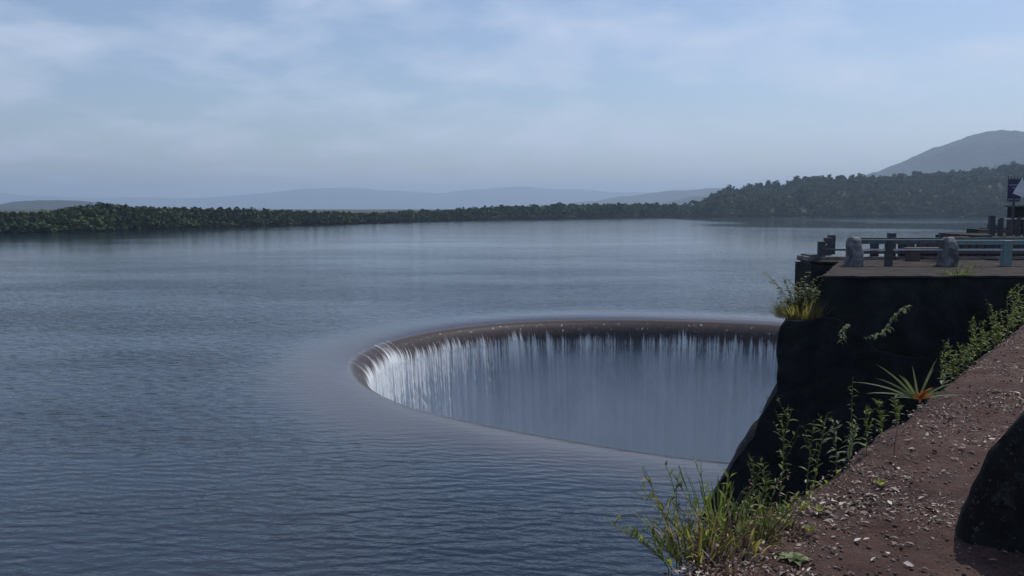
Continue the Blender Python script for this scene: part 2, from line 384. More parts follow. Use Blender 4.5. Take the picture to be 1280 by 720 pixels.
def proto(kind, n, q):
    if (kind, n) not in protos:
        rs = np.random.default_rng(100 + kind * 7 + n)
        ar = [(1.0, 1.0), (1.1, .95), (1.2, .82), (.9, 1.12)][kind % 4]
        protos[(kind, n)] = crown_quads(n, ar[0], ar[1], q, rs)
    return protos[(kind, n)]
def forest(name, spots, nq, q):
    out = []
    for (x, y, z, h, w, k, a) in spots:
        P = proto(k, nq, q)
        c, s_ = math.cos(a), math.sin(a)
        Q = P * np.array([w, w, h * .47]); Q = np.stack([Q[..., 0] * c - Q[..., 1] * s_, Q[..., 0] * s_ + Q[..., 1] * c, Q[..., 2]], -1)
        out.append(Q + np.array([x, y, z + h * .52]))
    V = np.concatenate(out).reshape(-1, 3)
    return tag(np_mesh(name, V, np.arange(len(V)).reshape(-1, 4), M['forest']), kind='stuff')
def az_of(px): return math.atan2(px - 640, F)
_tx = np.array([-700, -200, 0, 60, 100, 130, 200, 300, 400, 432, 480, 560, 640, 700, 780, 880]); _ty = np.array([258, 263, 265, 264, 259, 256, 260, 261, 264, 264.5, 263, 259, 255, 253, 253, 254])
_taz = np.arctan2(_tx - 640, F)
def wood_spots(px0, px1, back, spacing, hill):
    S = []
    a = az_of(px0)
    while a < az_of(px1):
        sh = float(shore(a)); d = 1.5
        da = spacing / sh
        while d < back:
            aa = a + rng.uniform(-.5, .5) * da; r = float(shore(aa)) + d + rng.uniform(-.4, .4) * spacing; r = max(r, float(shore(aa)) + 1)
            z = float(ground_h(np.array(aa), np.array(r)))
            if hill: h = rng.uniform(6, 13) if rng.random() < .75 else rng.uniform(13, 21)
            else:
                top = (HOR - np.interp(aa, _taz, _ty)) / F * r + EYE
                h = max(4.5, top - z) * (rng.uniform(.72, 1.0) if d > 4 else rng.uniform(.5, .8))
            S.append((r * math.sin(aa), r * math.cos(aa), z - .4, h, h * rng.uniform(.34, .52) if hill else max(1.8, h * rng.uniform(.28, .46)), int(rng.integers(0, 4)), rng.uniform(0, 6.28)))
            d += spacing * (1.0 if d < 30 else 1.3)
        a += da
    a = az_of(px0)
    while a < az_of(px1):          # bushes down at the waterline
        r = float(shore(a)) + rng.uniform(-2.5, 1.0); h = rng.uniform(2.2, 4.5) * (1.5 if hill else 1)
        S.append((r * math.sin(a), r * math.cos(a), -.5, h, h * .62, int(rng.integers(0, 4)), rng.uniform(0, 6.28)))
        a += rng.uniform(.35, .7) * h * .62 / r
    return S
forest('shore_wood', wood_spots(-420, 440, 45, 3.3, False), 170, .32)
forest('far_wood', wood_spots(440, 905, 70, 7.0, False), 120, .34)
forest('hill_wood', wood_spots(884, 1700, 430, 10.5, True), 190, .25)
# trees one can tell apart on the skylines
def tree_proto(kind, nq):
    rs = np.random.default_rng(kind + 50)
    ar = [(2.9, 3.4), (2.2, 3.9), (3.6, 2.8)][kind % 3]
    Q = crown_quads(nq, ar[0], ar[1], .62, rs) + np.array([0, 0, 6.6])
    tr = MB(); tr.tube([(0, 0, -1), (.1, .05, 2), (.0, .2, 4.5), (.15, .1, 7)], .28, .10, 7)
    for k in range(5):
        an = k * 1.3; tr.tube([(0, .1, 3.6 + k * .5), (math.cos(an) * 1.0, math.sin(an) * 1.0, 5.2 + k * .5), (math.cos(an) * 1.7, math.sin(an) * 1.7, 6.4 + k * .5)], .12, .04, 5)
    return Q.reshape(-1, 3), tr
tp = []
for k in range(3):
    V, tr = tree_proto(k, 260)
    c = np_mesh('crown', V, np.arange(len(V)).reshape(-1, 4), M['forest']); b = tr.build('trunk', M['bark'])
    tp.append((c.data, b.data)); bpy.data.objects.remove(c); bpy.data.objects.remove(b)
def place_tree(px, d, h, k, label, group, hill):
    a = az_of(px); r = float(shore(a)) + d; z = float(ground_h(np.array(a), np.array(r)))
    o = empty('tree', (r * math.sin(a), r * math.cos(a), z), label, 'tree', group, rng.uniform(0, 6)); h *= .82 if hill else .95
    sc = h / 10.4; o.scale = (sc, sc, sc)
    link_mesh('trunk', tp[k][1], None, o); link_mesh('crown', tp[k][0], None, o)
for px, hh in [(905, 11), (938, 13), (962, 15), (975, 12), (1003, 15), (1026, 17), (1048, 14), (1072, 13), (1093, 14), (1118, 13), (1135, 15), (1216, 18), (1232, 15), (1247, 17), (1266, 16)]:
    place_tree(px, rng.uniform(370, 400), hh, int(rng.integers(0, 3)), 'rounded dark green tree standing out along the skyline of the wooded hill', 'skyline trees on the wooded hill', True)
place_tree(1150, 392, 25, 1, 'tall narrow tree rising above the hill skyline under the left flank of the mountain', 'tall trees breaking the hill skyline', True)
place_tree(1171, 396, 27, 0, 'tallest tree on the wooded hill skyline, just left of a dip in the canopy', 'tall trees breaking the hill skyline', True)
for px in (96, 118, 137, 205, 236, 268, 300, 340, 356, 372):
    r = float(shore(az_of(px))) + 30; h = (HOR - np.interp(az_of(px), _taz, _ty)) / F * r + 6.5
    place_tree(px, 24, h * rng.uniform(1.0, 1.16), int(rng.integers(0, 3)), 'dark tree poking above the long wooded shore across the lake', 'skyline trees on the left shore', False)

# ------------------------------------------------------------------ dam, retaining wall, platform
TOP = 6.3
E_ = [(-4.5, -3.2), (.71, 4.0), (1.77, 5.31), (3.66, 7.83), (7.91, 13.61), (14.75, 22.72)]   # brink of the near ledge
def edge(y):
    ys = [e[1] for e in E_]; xs = [e[0] for e in E_]; return float(np.interp(y, ys, xs))
def prism(mb, poly, z0, z1):
    n = len(poly)
    mb.add([(x, y, z0) for x, y in poly] + [(x, y, z1) for x, y in poly],
           [tuple(range(n - 1, -1, -1)), tuple(range(n, 2 * n))] + [(i, (i + 1) % n, n + (i + 1) % n, n + i) for i in range(n)])
dam = empty('dam_wall', (20, 20, 0), 'broad dark masonry dam body carrying the promenade on the right', 'dam')
inner = [(CX + 21.2 * math.cos(R_(a)), CY + 21.2 * math.sin(R_(a))) for a in range(-42, 9, 5)]
poly = [(-4.45, -3.2), (-20, -22), (90, -22), (90, 86), (44, 86), (40, 66), (31.0, 65), (30.8, 57.4)] + inner[::-1] + [(22, 30.9), (14.9, 30.9), (14.9, 22.9)] + [(E_[i][0] + .12, E_[i][1] - .02) for i in (4, 3, 2, 1)]
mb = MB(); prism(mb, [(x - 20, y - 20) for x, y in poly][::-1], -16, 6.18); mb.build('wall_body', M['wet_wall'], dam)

def rough_grid(name, pts, mat, parent, amp, sc, dirn):
    """a displaced sheet; pts is an array (rows, cols, 3)"""
    nr, nc, _ = pts.shape; V = pts.copy()
    for i in range(nr):
        for j in range(nc):
            p = pts[i, j]; V[i, j] += np.array(dirn) * (fbm(p[0] * sc, p[1] * sc, p[2] * sc, 4) * amp)
    return np_mesh(name, V.reshape(-1, 3), gridfaces(nr, nc, False), mat, parent, smooth=True)
def solid(name, outline, y0, y1, mat, parent, amp=.07, step=.16):
    """an XZ outline given real depth from y0 to y1 with rough masonry faces"""
    pts = []
    for k in range(len(outline)):
        a = Vector(outline[k]); b = Vector(outline[(k + 1) % len(outline)]); m = max(1, int((b - a).length / step))
        for q in range(m): pts.append(a + (b - a) * q / m)
    pts = [Vector((p.x + fbm(p.x, p.y, 1.7, 4, 1.3) * amp, p.y + fbm(p.x, p.y, 8.1, 4, 1.3) * amp)) for p in pts]
    bm = bmesh.new(); front = [bm.verts.new((p.x, y0, p.y)) for p in pts]; f = bm.faces.new(front)
    r = bmesh.ops.extrude_face_region(bm, geom=[f]); nv = [v for v in r['geom'] if isinstance(v, bmesh.types.BMVert)]
    bmesh.ops.translate(bm, verts=nv, vec=(0, y1 - y0, 0))
    longe = [e for e in bm.edges if abs(e.verts[0].co.y - e.verts[1].co.y) > .5]
    bmesh.ops.subdivide_edges(bm, edges=longe, cuts=18)
    bmesh.ops.triangulate(bm, faces=[f for f in bm.faces if len(f.verts) > 4])
    bmesh.ops.subdivide_edges(bm, edges=[e for e in bm.edges if e.calc_length() > .5], cuts=2)
    bmesh.ops.recalc_face_normals(bm, faces=bm.faces)
    for v in bm.verts:
        n = fbm(v.co.x, v.co.y, v.co.z, 4, 1.1)
        v.co.y += n * amp * (1 if v.co.y < (y0 + y1) / 2 else -1) * .8
        v.co.x += fbm(v.co.x + 7, v.co.y, v.co.z, 3, 1.6) * amp * .5; v.co.z += fbm(v.co.x, v.co.y + 5, v.co.z, 3, 1.6) * amp * .35
    for v in bm.verts: v.co.x += (v.co.y - y0) * .385
    me = bpy.data.meshes.new(name); bm.to_mesh(me); bm.free(); return link_mesh(name, me, mat, parent)
wall = empty('retaining_wall', (11, 25, 0), 'tall dark mossy retaining wall under the railed platform, its foot stepping out into the lake', 'wall')
W = Matrix.Translation((-11, -25, 0))
def shift(o, d=(-11, -25, 0)):
    o.data.transform(Matrix.Translation(d)); return o
# platform body with its cut-off left corner
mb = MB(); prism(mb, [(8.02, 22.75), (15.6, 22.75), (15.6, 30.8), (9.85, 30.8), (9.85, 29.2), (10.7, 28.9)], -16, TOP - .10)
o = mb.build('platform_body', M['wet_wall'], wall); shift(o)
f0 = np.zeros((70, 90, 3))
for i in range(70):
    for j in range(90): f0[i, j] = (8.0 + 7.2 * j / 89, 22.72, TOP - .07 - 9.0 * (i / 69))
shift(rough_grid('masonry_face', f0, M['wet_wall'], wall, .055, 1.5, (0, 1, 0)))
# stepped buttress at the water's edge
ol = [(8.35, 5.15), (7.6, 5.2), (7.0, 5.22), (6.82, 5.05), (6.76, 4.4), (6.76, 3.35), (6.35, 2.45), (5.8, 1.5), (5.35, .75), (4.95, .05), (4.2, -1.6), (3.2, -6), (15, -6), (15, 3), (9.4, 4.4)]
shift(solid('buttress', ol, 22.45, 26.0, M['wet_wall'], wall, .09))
# coping slab, weathered and lit from above
cop = [(7.97, 22.66), (15.8, 22.66), (15.8, 30.75), (9.9, 30.75), (9.9, 29.3), (10.66, 28.86)]
bm = bmesh.new(); vs = [bm.verts.new((x, y, TOP)) for x, y in cop]; f = bm.faces.new(vs)
bmesh.ops.triangulate(bm, faces=[f]); 
for _ in range(5): bmesh.ops.subdivide_edges(bm, edges=[e for e in bm.edges if e.calc_length() > .22], cuts=1, use_grid_fill=True)
for v in bm.verts: v.co.z += fbm(v.co.x, v.co.y, 0, 4, 1.5) * .035 + .01; v.co.x += fbm(v.co.x, v.co.y, 3, 3, 2.5) * .06; v.co.y += fbm(v.co.x, v.co.y, 9, 4, 2.5) * .11
bnd = [e for e in bm.edges if e.is_boundary]
r = bmesh.ops.extrude_edge_only(bm, edges=bnd)
for v in [v for v in r['geom'] if isinstance(v, bmesh.types.BMVert)]: v.co.z -= .05
bmesh.ops.recalc_face_normals(bm, faces=bm.faces)
me = bpy.data.meshes.new('coping'); bm.to_mesh(me); bm.free()
M['coping'] = rough_mat('weathered earth stained coping', (.028, .023, .023), (.066, .054, .053), 2.6, .02, .95, (.03, .028, .022), 1.6)
shift(link_mesh('coping', me, M['coping'], wall))

# far end pier under the corner post
pier = empty('pier', (10.25, 29.6, 0), 'narrow dark concrete pier standing beyond the cut corner of the platform', 'pier')
mb = MB(); mb.box((-.05, .45, -1.0), (.52, 1.0, 15.0)); mb.build('shaft', M['dark_post'], pier, bevel=.03)
mb = MB(); mb.box((.55, .5, 6.36), (1.9, 1.15, .16)); mb.build('cap', M['old_concrete'], pier, bevel=.03)

# ------------------------------------------------------------------ soil on the ledge
t = NT('reddish soil'); p = t.pos()
c = t.ramp(t.noise(p, 2.2, 8, .65), [(.28, (.062, .032, .028)), (.5, (.125, .069, .058)), (.72, (.195, .125, .106))])
c = t.mix(t.ramp(t.noise(p, .9, 4, .6), [(.5, 0.0), (.68, .7)]), c, (.085, .040, .036))
c = t.mix(t.ramp(t.noise(p, 9, 8, .75), [(.54, 0.0), (.66, .7)]), c, (.20, .155, .14)); c = t.mix(t.ramp(t.noise(p, 4.5, 7, .75), [(.55, 0.0), (.63, .75)]), c, (.035, .022, .021))
c = t.mix(t.ramp(t.noise(p, 45, 4, .7), [(.52, 0.0), (.7, .75)]), c, (.15, .115, .10))
c = t.mix(t.ramp(t.noise(p, 70, 3, .7), [(.58, 0.0), (.7, .8)]), c, (.016, .011, .010))
M['soil'] = t.set(Base_Color=c, Roughness=.95, Normal=t.bump(t.noise(p, 26, 9, .78), .06))
t.b.inputs['Specular IOR Level'].default_value = .2
def soil_z(x, y): return TOP + fbm(x, y, 0, 4, .9) * .035 + fbm(x, y, 5, 4, 5.0) * .016 + fbm(x, y, 8, 2, 22.0) * .005
ys = np.concatenate([np.arange(-2.5, 2.5, .12), np.arange(2.5, 9.5, .03), np.arange(9.5, 22.6, .08)])
ts = np.concatenate([[-.02, 0, .01, .03, .06, .1], np.arange(.14, 3.2, .03), np.arange(3.2, 9, .12)])
V = np.zeros((len(ys), len(ts), 3))
for i, y in enumerate(ys):
    x0 = edge(y) + fbm(y * .8, 3.3, 0, 5, 1.2) * .10 - .03
    for j, q in enumerate(ts):
        x = x0 + q; z = soil_z(x, y) - .10 * math.exp(-q / .10)
        if j == 0: z -= .7
        if j == 1: z -= .3
        V[i, j] = (x, y, z)
pth = np_mesh('path', V.reshape(-1, 3), gridfaces(len(ys), len(ts), False)[:, ::-1], M['soil'], smooth=True)
tag(pth, kind='structure')
M['dark_pave'] = rough_mat('dark worn paving', (.022, .020, .020), (.05, .044, .042), 2.0, .01, .9)
M['dark_pave'].node_tree.nodes['Principled BSDF'].inputs['Specular IOR Level'].default_value = .05; M['coping'].node_tree.nodes['Principled BSDF'].inputs['Specular IOR Level'].default_value = .1
pm = MB(); prism(pm, [(x, y) for x, y in [(15.85, 22.8), (16, 9), (40, 6), (88, 40), (88, 84), (44.2, 84), (40.2, 65.8), (31.2, 64.8), (31.0, 57.4)] + [(x + .25, y) for x, y in inner[::-1]] + [(22, 30.7), (15.9, 30.7)]], 6.19, 6.285)
tag(pm.build('pavement', M['dark_pave']), kind='structure')

# dry litter over the soil: chips, curled leaves, gravel
t = NT('dry leaf litter'); c = t.ramp(t.island(), [(0, (.085, .058, .048)), (.4, (.18, .135, .115)), (.75, (.32, .265, .23)), (1, (.50, .45, .40))])
M['litter'] = t.set(Base_Color=c, Roughness=.85)
lv, lf = [], []
def chip(x, y, z, L, Wd, a, tilt, roll, cup):
    d = Vector((math.cos(a) * math.cos(tilt), math.sin(a) * math.cos(tilt), math.sin(tilt))); s_ = Vector((-math.sin(a) * math.cos(roll), math.cos(a) * math.cos(roll), math.sin(roll))); up = d.cross(s_)
    c = Vector((x, y, z)); b = len(lv)
    for u_, w, k in ((-.5, 0, 0), (-.12, .5, cup), (-.12, -.5, cup), (.15, 0, -cup * .3), (.25, .38, cup), (.25, -.38, cup), (.55, 0, cup * .4)):
        lv.append(tuple(c + d * L * u_ + s_ * Wd * w + up * L * k))
    lf.extend([(b, b + 2, b + 3, b + 1), (b + 1, b + 3, b + 6, b + 4), (b + 3, b + 2, b + 5, b + 6)])
cnt = 0
while cnt < 26000:
    y = 3.4 + (rng.random() ** 1.7) * 12.5; x = edge(y) + .05 + rng.random() * min(5.5, 2.2 + y * .25)
    dens = .30 + fbm(x, y, 2, 3, 1.1) * 1.3 + .25 * fbm(x, y, 4, 2, 4.0)
    if x - edge(y) < .3 and y > 5.2: dens -= .25
    if rng.random() > dens: continue
    Lc = (.008 + .019 * rng.random() ** 2.2) * (1 + .35 * (y > 7))
    if rng.random() < .05: Lc *= 1.8
    chip(x, y, soil_z(x, y) + Lc * .2, Lc * 1.25, Lc * rng.uniform(.22, .6), rng.uniform(0, 6.28), rng.normal() * .25, rng.normal() * .35, rng.uniform(.0, .22)); cnt += 1
for (px, py, sp, n_) in [(1062, 628, .12, 60), (1030, 640, .16, 40), (1140, 520, .25, 60), (1200, 560, .5, 120), (1060, 690, .4, 80)]:
    c0 = at(px, py, TOP)
    for _ in range(n_):
        x = c0.x + rng.normal() * sp; y = c0.y + rng.normal() * sp; 
        if x < edge(y): continue
        Lc = rng.uniform(.02, .055); chip(x, y, soil_z(x, y) + .012, Lc, Lc * rng.uniform(.35, .6), rng.uniform(0, 6.28), rng.normal() * .2, rng.normal() * .3, rng.uniform(.0, .2))
tag(np_mesh('leaf_litter', lv, lf, M['litter']), kind='stuff')
t = NT('gravel'); c = t.ramp(t.island(), [(0, (.03, .022, .02)), (.6, (.09, .065, .06)), (1, (.20, .17, .16))]); M['gravel'] = t.set(Base_Color=c, Roughness=.95)
gv, gf = [], []
for _ in range(9000):
    y = 3.4 + (rng.random() ** 1.6) * 10; x = edge(y) + .02 + rng.random() * 4.5; s_ = .004 + .012 * rng.random() ** 3
    b = len(gv); z = soil_z(x, y) + s_ * .3
    for dx, dy, dz in ((1, 0, 0), (0, 1, 0), (-1, 0, 0), (0, -1, 0), (0, 0, .8), (0, 0, -.8)):
        gv.append((x + dx * s_ * rng.uniform(.6, 1.4), y + dy * s_ * rng.uniform(.6, 1.4), z + dz * s_ * rng.uniform(.6, 1.2)))
    gf.extend([(b, b + 1, b + 4), (b + 1, b + 2, b + 4), (b + 2, b + 3, b + 4), (b + 3, b, b + 4), (b + 1, b, b + 5), (b + 2, b + 1, b + 5), (b + 3, b + 2, b + 5), (b, b + 3, b + 5)])
tag(np_mesh('gravel', gv, gf, M['gravel']), kind='stuff')

# ------------------------------------------------------------------ bollards
def bollard(loc, half, h, thick, mat, label, rz, seed, n=1.6):
    """a round-shouldered fin standing on edge: long axis local X, rough faces"""
    layers = [(-1, k) for k in np.linspace(.04, .93, 16)] + [(-.93, .975), (-.8, 1), (-.4, 1), (0, 1), (.4, 1), (.8, 1), (.93, .975)] + [(1, k) for k in np.linspace(.93, .04, 16)]
    na = 64; V = []
    for tt, k in layers:
        for j in range(na + 1):
            ph = math.pi * j / na; c = math.cos(ph); s_ = math.sin(ph)
            x = math.copysign(abs(c) ** (2 / n), c) * half * k; z = s_ ** (2 / n) * h * k
            y = tt * thick / 2 * (1 - .28 * (z / h))
            q = fbm(x * 2 + seed, y * 2, z * 2, 5, 1.6) * .034 + fbm(x + seed, y, z, 3, 16) * .005
            V.append((x + c * q, y + tt * q, z + s_ * q))
    m = na + 1
    Fq = [(i * m + j, (i + 1) * m + j, (i + 1) * m + j + 1, i * m + j + 1) for i in range(len(layers) - 1) for j in range(na)]
    me = bpy.data.meshes.new('bollard'); me.from_pydata(V, [], Fq)
    for p_ in me.polygons: p_.use_smooth = True
    bm = bmesh.new(); bm.from_mesh(me); bmesh.ops.holes_fill(bm, edges=[e for e in bm.edges if e.is_boundary]); bmesh.ops.recalc_face_normals(bm, faces=bm.faces); bm.to_mesh(me); bm.free()
    o = link_mesh('bollard', me, mat); o.location = loc; o.rotation_euler = (0, 0, rz); return tag(o, label, 'bollard', 'round-shouldered concrete bollards')
for px, lab, sd_ in ((1070, 'grey rounded concrete bollard nearest the left corner of the railed platform', 1), (1188, 'grey rounded concrete bollard between the bare rail and the bright teal rail', 5)):
    v = at(px, 334, TOP); bollard((v.x * 1.006, v.y + .34, TOP - .03), .34, .92, .36, M['grey_concrete'], lab, R_(90) + .02, sd_, 2.6)
bx = Vector((2.40, 4.60)); dr = Vector((.80, -.60)); c0 = bx + dr * .84 + Vector((.03, .02))
bollard((c0.x, c0.y, TOP - .05), (.86), 1.20, .50, M['black_concrete'], 'large blackened round-shouldered concrete bollard close by on the littered soil', math.atan2(dr.y, dr.x), 9)

# ------------------------------------------------------------------ railings
def railing(name, label, posts, rails, pm_, rm_, group=None):
    """posts: (foot, w, d, h, mat or None); rails: (a, b, w, h, mat or None)"""
    b0 = Vector(posts[0][0]); o = empty(name, b0, label, 'railing', group)
    for (ft, w, d, h, *m) in posts:
        mb = MB(); f_ = Vector(ft) - b0; mb.box((f_.x, f_.y, f_.z + h / 2), (w, d, h), rng.normal() * .03); mb.build('post', m[0] if m else pm_, o, bevel=.015)
    for (a, b, w, h, *m) in rails:
        mb = MB(); mb.bar(Vector(a) - b0, Vector(b) - b0, w, h); mb.build('rail', m[0] if m else rm_, o, bevel=.008)
    return o
Y1 = 26.6; z1 = TOP
def X1(px, Y=Y1): return (px - 640) / F * Y
railing('railing', 'dark teal railing between the two grey bollards on the platform', [((X1(1111), Y1, z1), .20, .18, .80)],
        [((X1(1075), Y1, z1 + .74), (X1(1184), Y1, z1 + .74), .14, .13, M['dark_teal']), ((X1(1075), Y1, z1 + .50), (X1(1184), Y1, z1 + .50), .05, .05, M['pale_metal'])], M['dark_post'], M['dark_post'], 'platform railings')
railing('railing', 'bright teal railing right of the bollards with thick teal post', [((X1(1258), Y1, z1), .26, .2, .78), ((X1(1340), Y1, z1), .26, .2, .78)],
        [((X1(1192), Y1, z1 + .72), (X1(1400), Y1, z1 + .72), .16, .14), ((X1(1192), Y1, z1 + .50), (X1(1400), Y1, z1 + .50), .06, .06, M['pale_metal'])], M['teal_paint'], M['teal_paint'], 'platform railings')
Yc = 30.2
def X2(px): return (px - 640) / F * Yc
cz = 6.44
railing('railing', 'short dark corner railing of three square posts on the pier beyond the platform', [((X2(1020.5), 29.7, cz), .22, .22, .50), ((X2(1037), 30.4, cz), .24, .22, .60), ((X2(1049.5), 31.0, cz), .22, .22, .68)],
        [((X2(1020), 29.7, cz + .22), (X2(1066), 29.7, cz + .22), .07, .06), ((X2(1021), 29.7, cz + .34), (X2(1049), 31, cz + .42), .05, .05, M['pale_metal'])], M['dark_post'], M['dark_post'], 'platform railings')
bp = []
for px, h, w, mt in [(1064, .5, .2, 0), (1093, .72, .24, 0), (1114, .92, .25, 0), (1136, .70, .32, 1), (1152, .70, .30, 1), (1163, .66, .26, 1), (1178, .93, .22, 0), (1126, .66, .14, 0), (1170, .7, .14, 0), (1196, .8, .2, 0), (1205, .8, .24, 1), (1214, .7, .2, 0), (1224, .75, .26, 1), (1234, .86, .2, 0), (1243, .8, .24, 0), (1262, .8, .2, 1), (1275, .8, .24, 0)]:
    bp.append(((X2(px) * 30.5 / Yc, 30.5, TOP - .02), w, .2, h, M['brown_post'] if mt else M['dark_post']))
railing('railing', 'brown and dark posted back railing along the far lip of the platform', bp,
        [((X2(1070), 30.38, TOP + .70), (X2(1300), 30.38, TOP + .70), .07, .09, M['dark_teal']), ((X2(1070), 30.36, TOP + .24), (X2(1300), 30.36, TOP + .24), .08, .10, M['brown_post']), ((X2(1078), 30.2, TOP + .06), (X2(1300), 30.2, TOP + .06), .18, .09, M['old_concrete'])], M['dark_post'], M['dark_post'], 'platform railings')
# low broken brick bench behind the bare rail
bench = empty('bench', (X2(1150), 29.4, TOP), 'low brown masonry bench behind the bare rail of the platform', 'bench')
mb = MB(); mb.box((0, 0, .40), (1.7, .42, .10)); mb.build('seat', M['brown_post'], bench, bevel=.02)
for dx in (-.6, .55): 
    mb = MB(); mb.box((dx, 0, .17), (.36, .34, .36)); mb.build('leg', M['brown_post'], bench, bevel=.02)

# promenade further round the spillway
far_specs = [('far promenade railing of dark posts with pale top rail, lower run', [(30.9, 53.0), (33.4, 53.0), (36.0, 53.2), (39.0, 53.6)], 0),
             ('far promenade railing of dark posts with pale top rail, upper run under the signboard', [(31.3, 58.0), (33.6, 58.0), (36.2, 58.0), (39.0, 58.2), (42, 58.6)], .5)]
for lab, pts, zz in far_specs:
    ps = []; rl = []
    for a, b in zip(pts[:-1], pts[1:]):
        for q in range(4): ps.append(((a[0] + (b[0] - a[0]) * q / 4, a[1] + (b[1] - a[1]) * q / 4, 6.28), .26 + .1 * (q == 0), .26, (.85 if q else 1.05) + zz * .5 + rng.uniform(-.12, .12), M['dark_post'] if q != 2 else M['brown_post']))
    for a, b in zip(pts[:-1], pts[1:]):
        for hz, mt in ((.92 + zz * .4, M['pale_metal']), (.5, M['dark_post'])):
            rl.append(((a[0], a[1], 6.28 + hz), (b[0], b[1], 6.28 + hz), .09, .09, mt))
    railing('railing', lab, ps, rl, M['dark_post'], M['dark_post'], 'far promenade railings')
# stone blocks stepping up a dark bank beyond the railings
bank = MB(); bank.add([(33.0, 66, -4), (45, 64, -4), (46, 84, -4), (34, 80, -4), (35.6, 68.4, 4.9), (41, 67, 6.2), (43, 78, 6.2), (36.5, 76, 4.9)], [(3, 2, 1, 0), (4, 5, 6, 7), (0, 1, 5, 4), (1, 2, 6, 5), (2, 3, 7, 6), (3, 0, 4, 7)])
tag(bank.build('embankment', M['dark_pave']), 'dark earth bank rising from the lake behind the far promenade railings', 'embankment')
for i, (px, h, mt, lab) in enumerate([(1208, .75, 1, 'lowest dark stone block at the water end of the stepped row'), (1219, .95, 0, 'grey stone block second from the water in the stepped row'), (1229, 1.1, 1, 'dark stone block third from the water in the stepped row'), (1240, 1.3, 0, 'tallest grey stone block at the upper end of the stepped row')]):
    z0 = 4.95 + i * .22; mb = MB(); mb.box((0, 0, h / 2), (.75, .7, h), .4 + i, .85); o = mb.build('stone_block', M['brown_post'] if mt else M['dark_post'], bevel=.05); o.location = ((px - 640) / F * 71, 71, z0 - .05); tag(o, lab, 'stone block', 'stone blocks stepping up the far bank')
# signboard, wall and tent beside it
sx, sy = X1(1264, 57.0), 57.0
sg = empty('signboard', (sx, sy, 6.285), 'dark purple signboard with pale lines of writing on a thin post', 'sign')
mb = MB(); mb.box((0, 0, 1.35), (.11, .11, 2.7)); mb.build('post', M['dark_post'], sg)
t = NT('purple sign paint'); p = t.pos(); M['sign'] = t.set(Base_Color=t.ramp(t.noise(p, 3, 3), [(.3, (.022, .016, .060)), (.7, (.038, .026, .085))]), Roughness=.5)
mb = MB(); mb.box((0, 0, 2.96), (.84, .05, 1.36)); pan = mb.build('panel', M['sign'], sg, bevel=.01)
mb = MB()
mb.box((0, 0, 3.66), (.84, .03, .03))
for xx in (-.40, -.2, 0, .2, .40): mb.box((xx, 0, 3.76), (.03, .03, .2))
mb.build('finial_row', M['dark_post'], sg); mb = MB(); mb.box((0, 0, 2.24), (.84, .04, .04)); mb.build('frame', M['dark_post'], sg)
M['sign_ink'] = rough_mat('pale sign lettering', (.34, .33, .44), (.42, .41, .52), 20, .001, .6)
mb = MB()
for row, (zz, x0, x1) in enumerate([(3.28, -.32, .30), (3.10, -.12, .28), (2.38, -.36, .36)]):
    x = x0; mb = MB()
    while x < x1:
        w = rng.uniform(.05, .10); mb.box((x + w / 2, -.029, zz), (w, .006, .055)); x += w + .022
    mb.build('lettering', M['sign_ink'], pan)
tent = empty('canopy_tent', (X1(1300, 55), 55, 6.285), 'pale blue peaked canopy with one white triangular side by the signboard', 'tent')
t = NT('white canvas'); p = t.pos(); M['canvas'] = t.set(Base_Color=t.ramp(t.noise(p, 2, 4), [(.3, (.52, .52, .58)), (.7, (.66, .66, .70))]), Roughness=.8)
t = NT('blue canvas'); p = t.pos(); M['canvas_blue'] = t.set(Base_Color=t.ramp(t.noise(p, 2, 4), [(.3, (.10, .15, .22)), (.7, (.15, .21, .29))]), Roughness=.8)
A = Vector((-1.30, 0, 3.68)); 
def slab(mb, tri, th_=.03):
    a, b, c = [Vector(q) for q in tri]; nn = (b - a).cross(c - a).normalized() * th_
    mb.add([a, b, c, a + nn, b + nn, c + nn], [(2, 1, 0), (3, 4, 5), (0, 1, 4, 3), (1, 2, 5, 4), (2, 0, 3, 5)])
mb = MB(); slab(mb, [A, (-1.58, .5, 2.72), (-.98, -.2, 2.36)]); mb.build('side_panel', M['canvas'], tent)
mb = MB(); slab(mb, [A + Vector((.02, 0, 0)), (-.95, -.22, 2.36), (1.2, -.3, 2.40)]); slab(mb, [A + Vector((.02, 0, 0)), (1.2, -.3, 2.40), (1.3, .2, 3.72)]); mb.build('roof', M['canvas_blue'], tent)
for x_, y_ in ((-1.0, -.15), (1.1, -.2), (-1.5, .45), (1.2, 1.2)):
    mb = MB(); mb.box((x_, y_, 1.19), (.07, .07, 2.38)); mb.build('pole', M['dark_post'], tent)
kw = empty('kiosk', (X1(1280, 63), 63, 6.285), 'dark low kiosk wall below the signboard', 'kiosk')
mb = MB(); mb.box((.3, 0, .95), (2.6, 1.2, 1.9)); mb.build('wall', M['wet_wall'], kw, bevel=.03)
mb = MB(); mb.box((.3, -.05, 1.96), (2.9, 1.5, .10)); mb.build('roof', M['dark_post'], kw, bevel=.02)

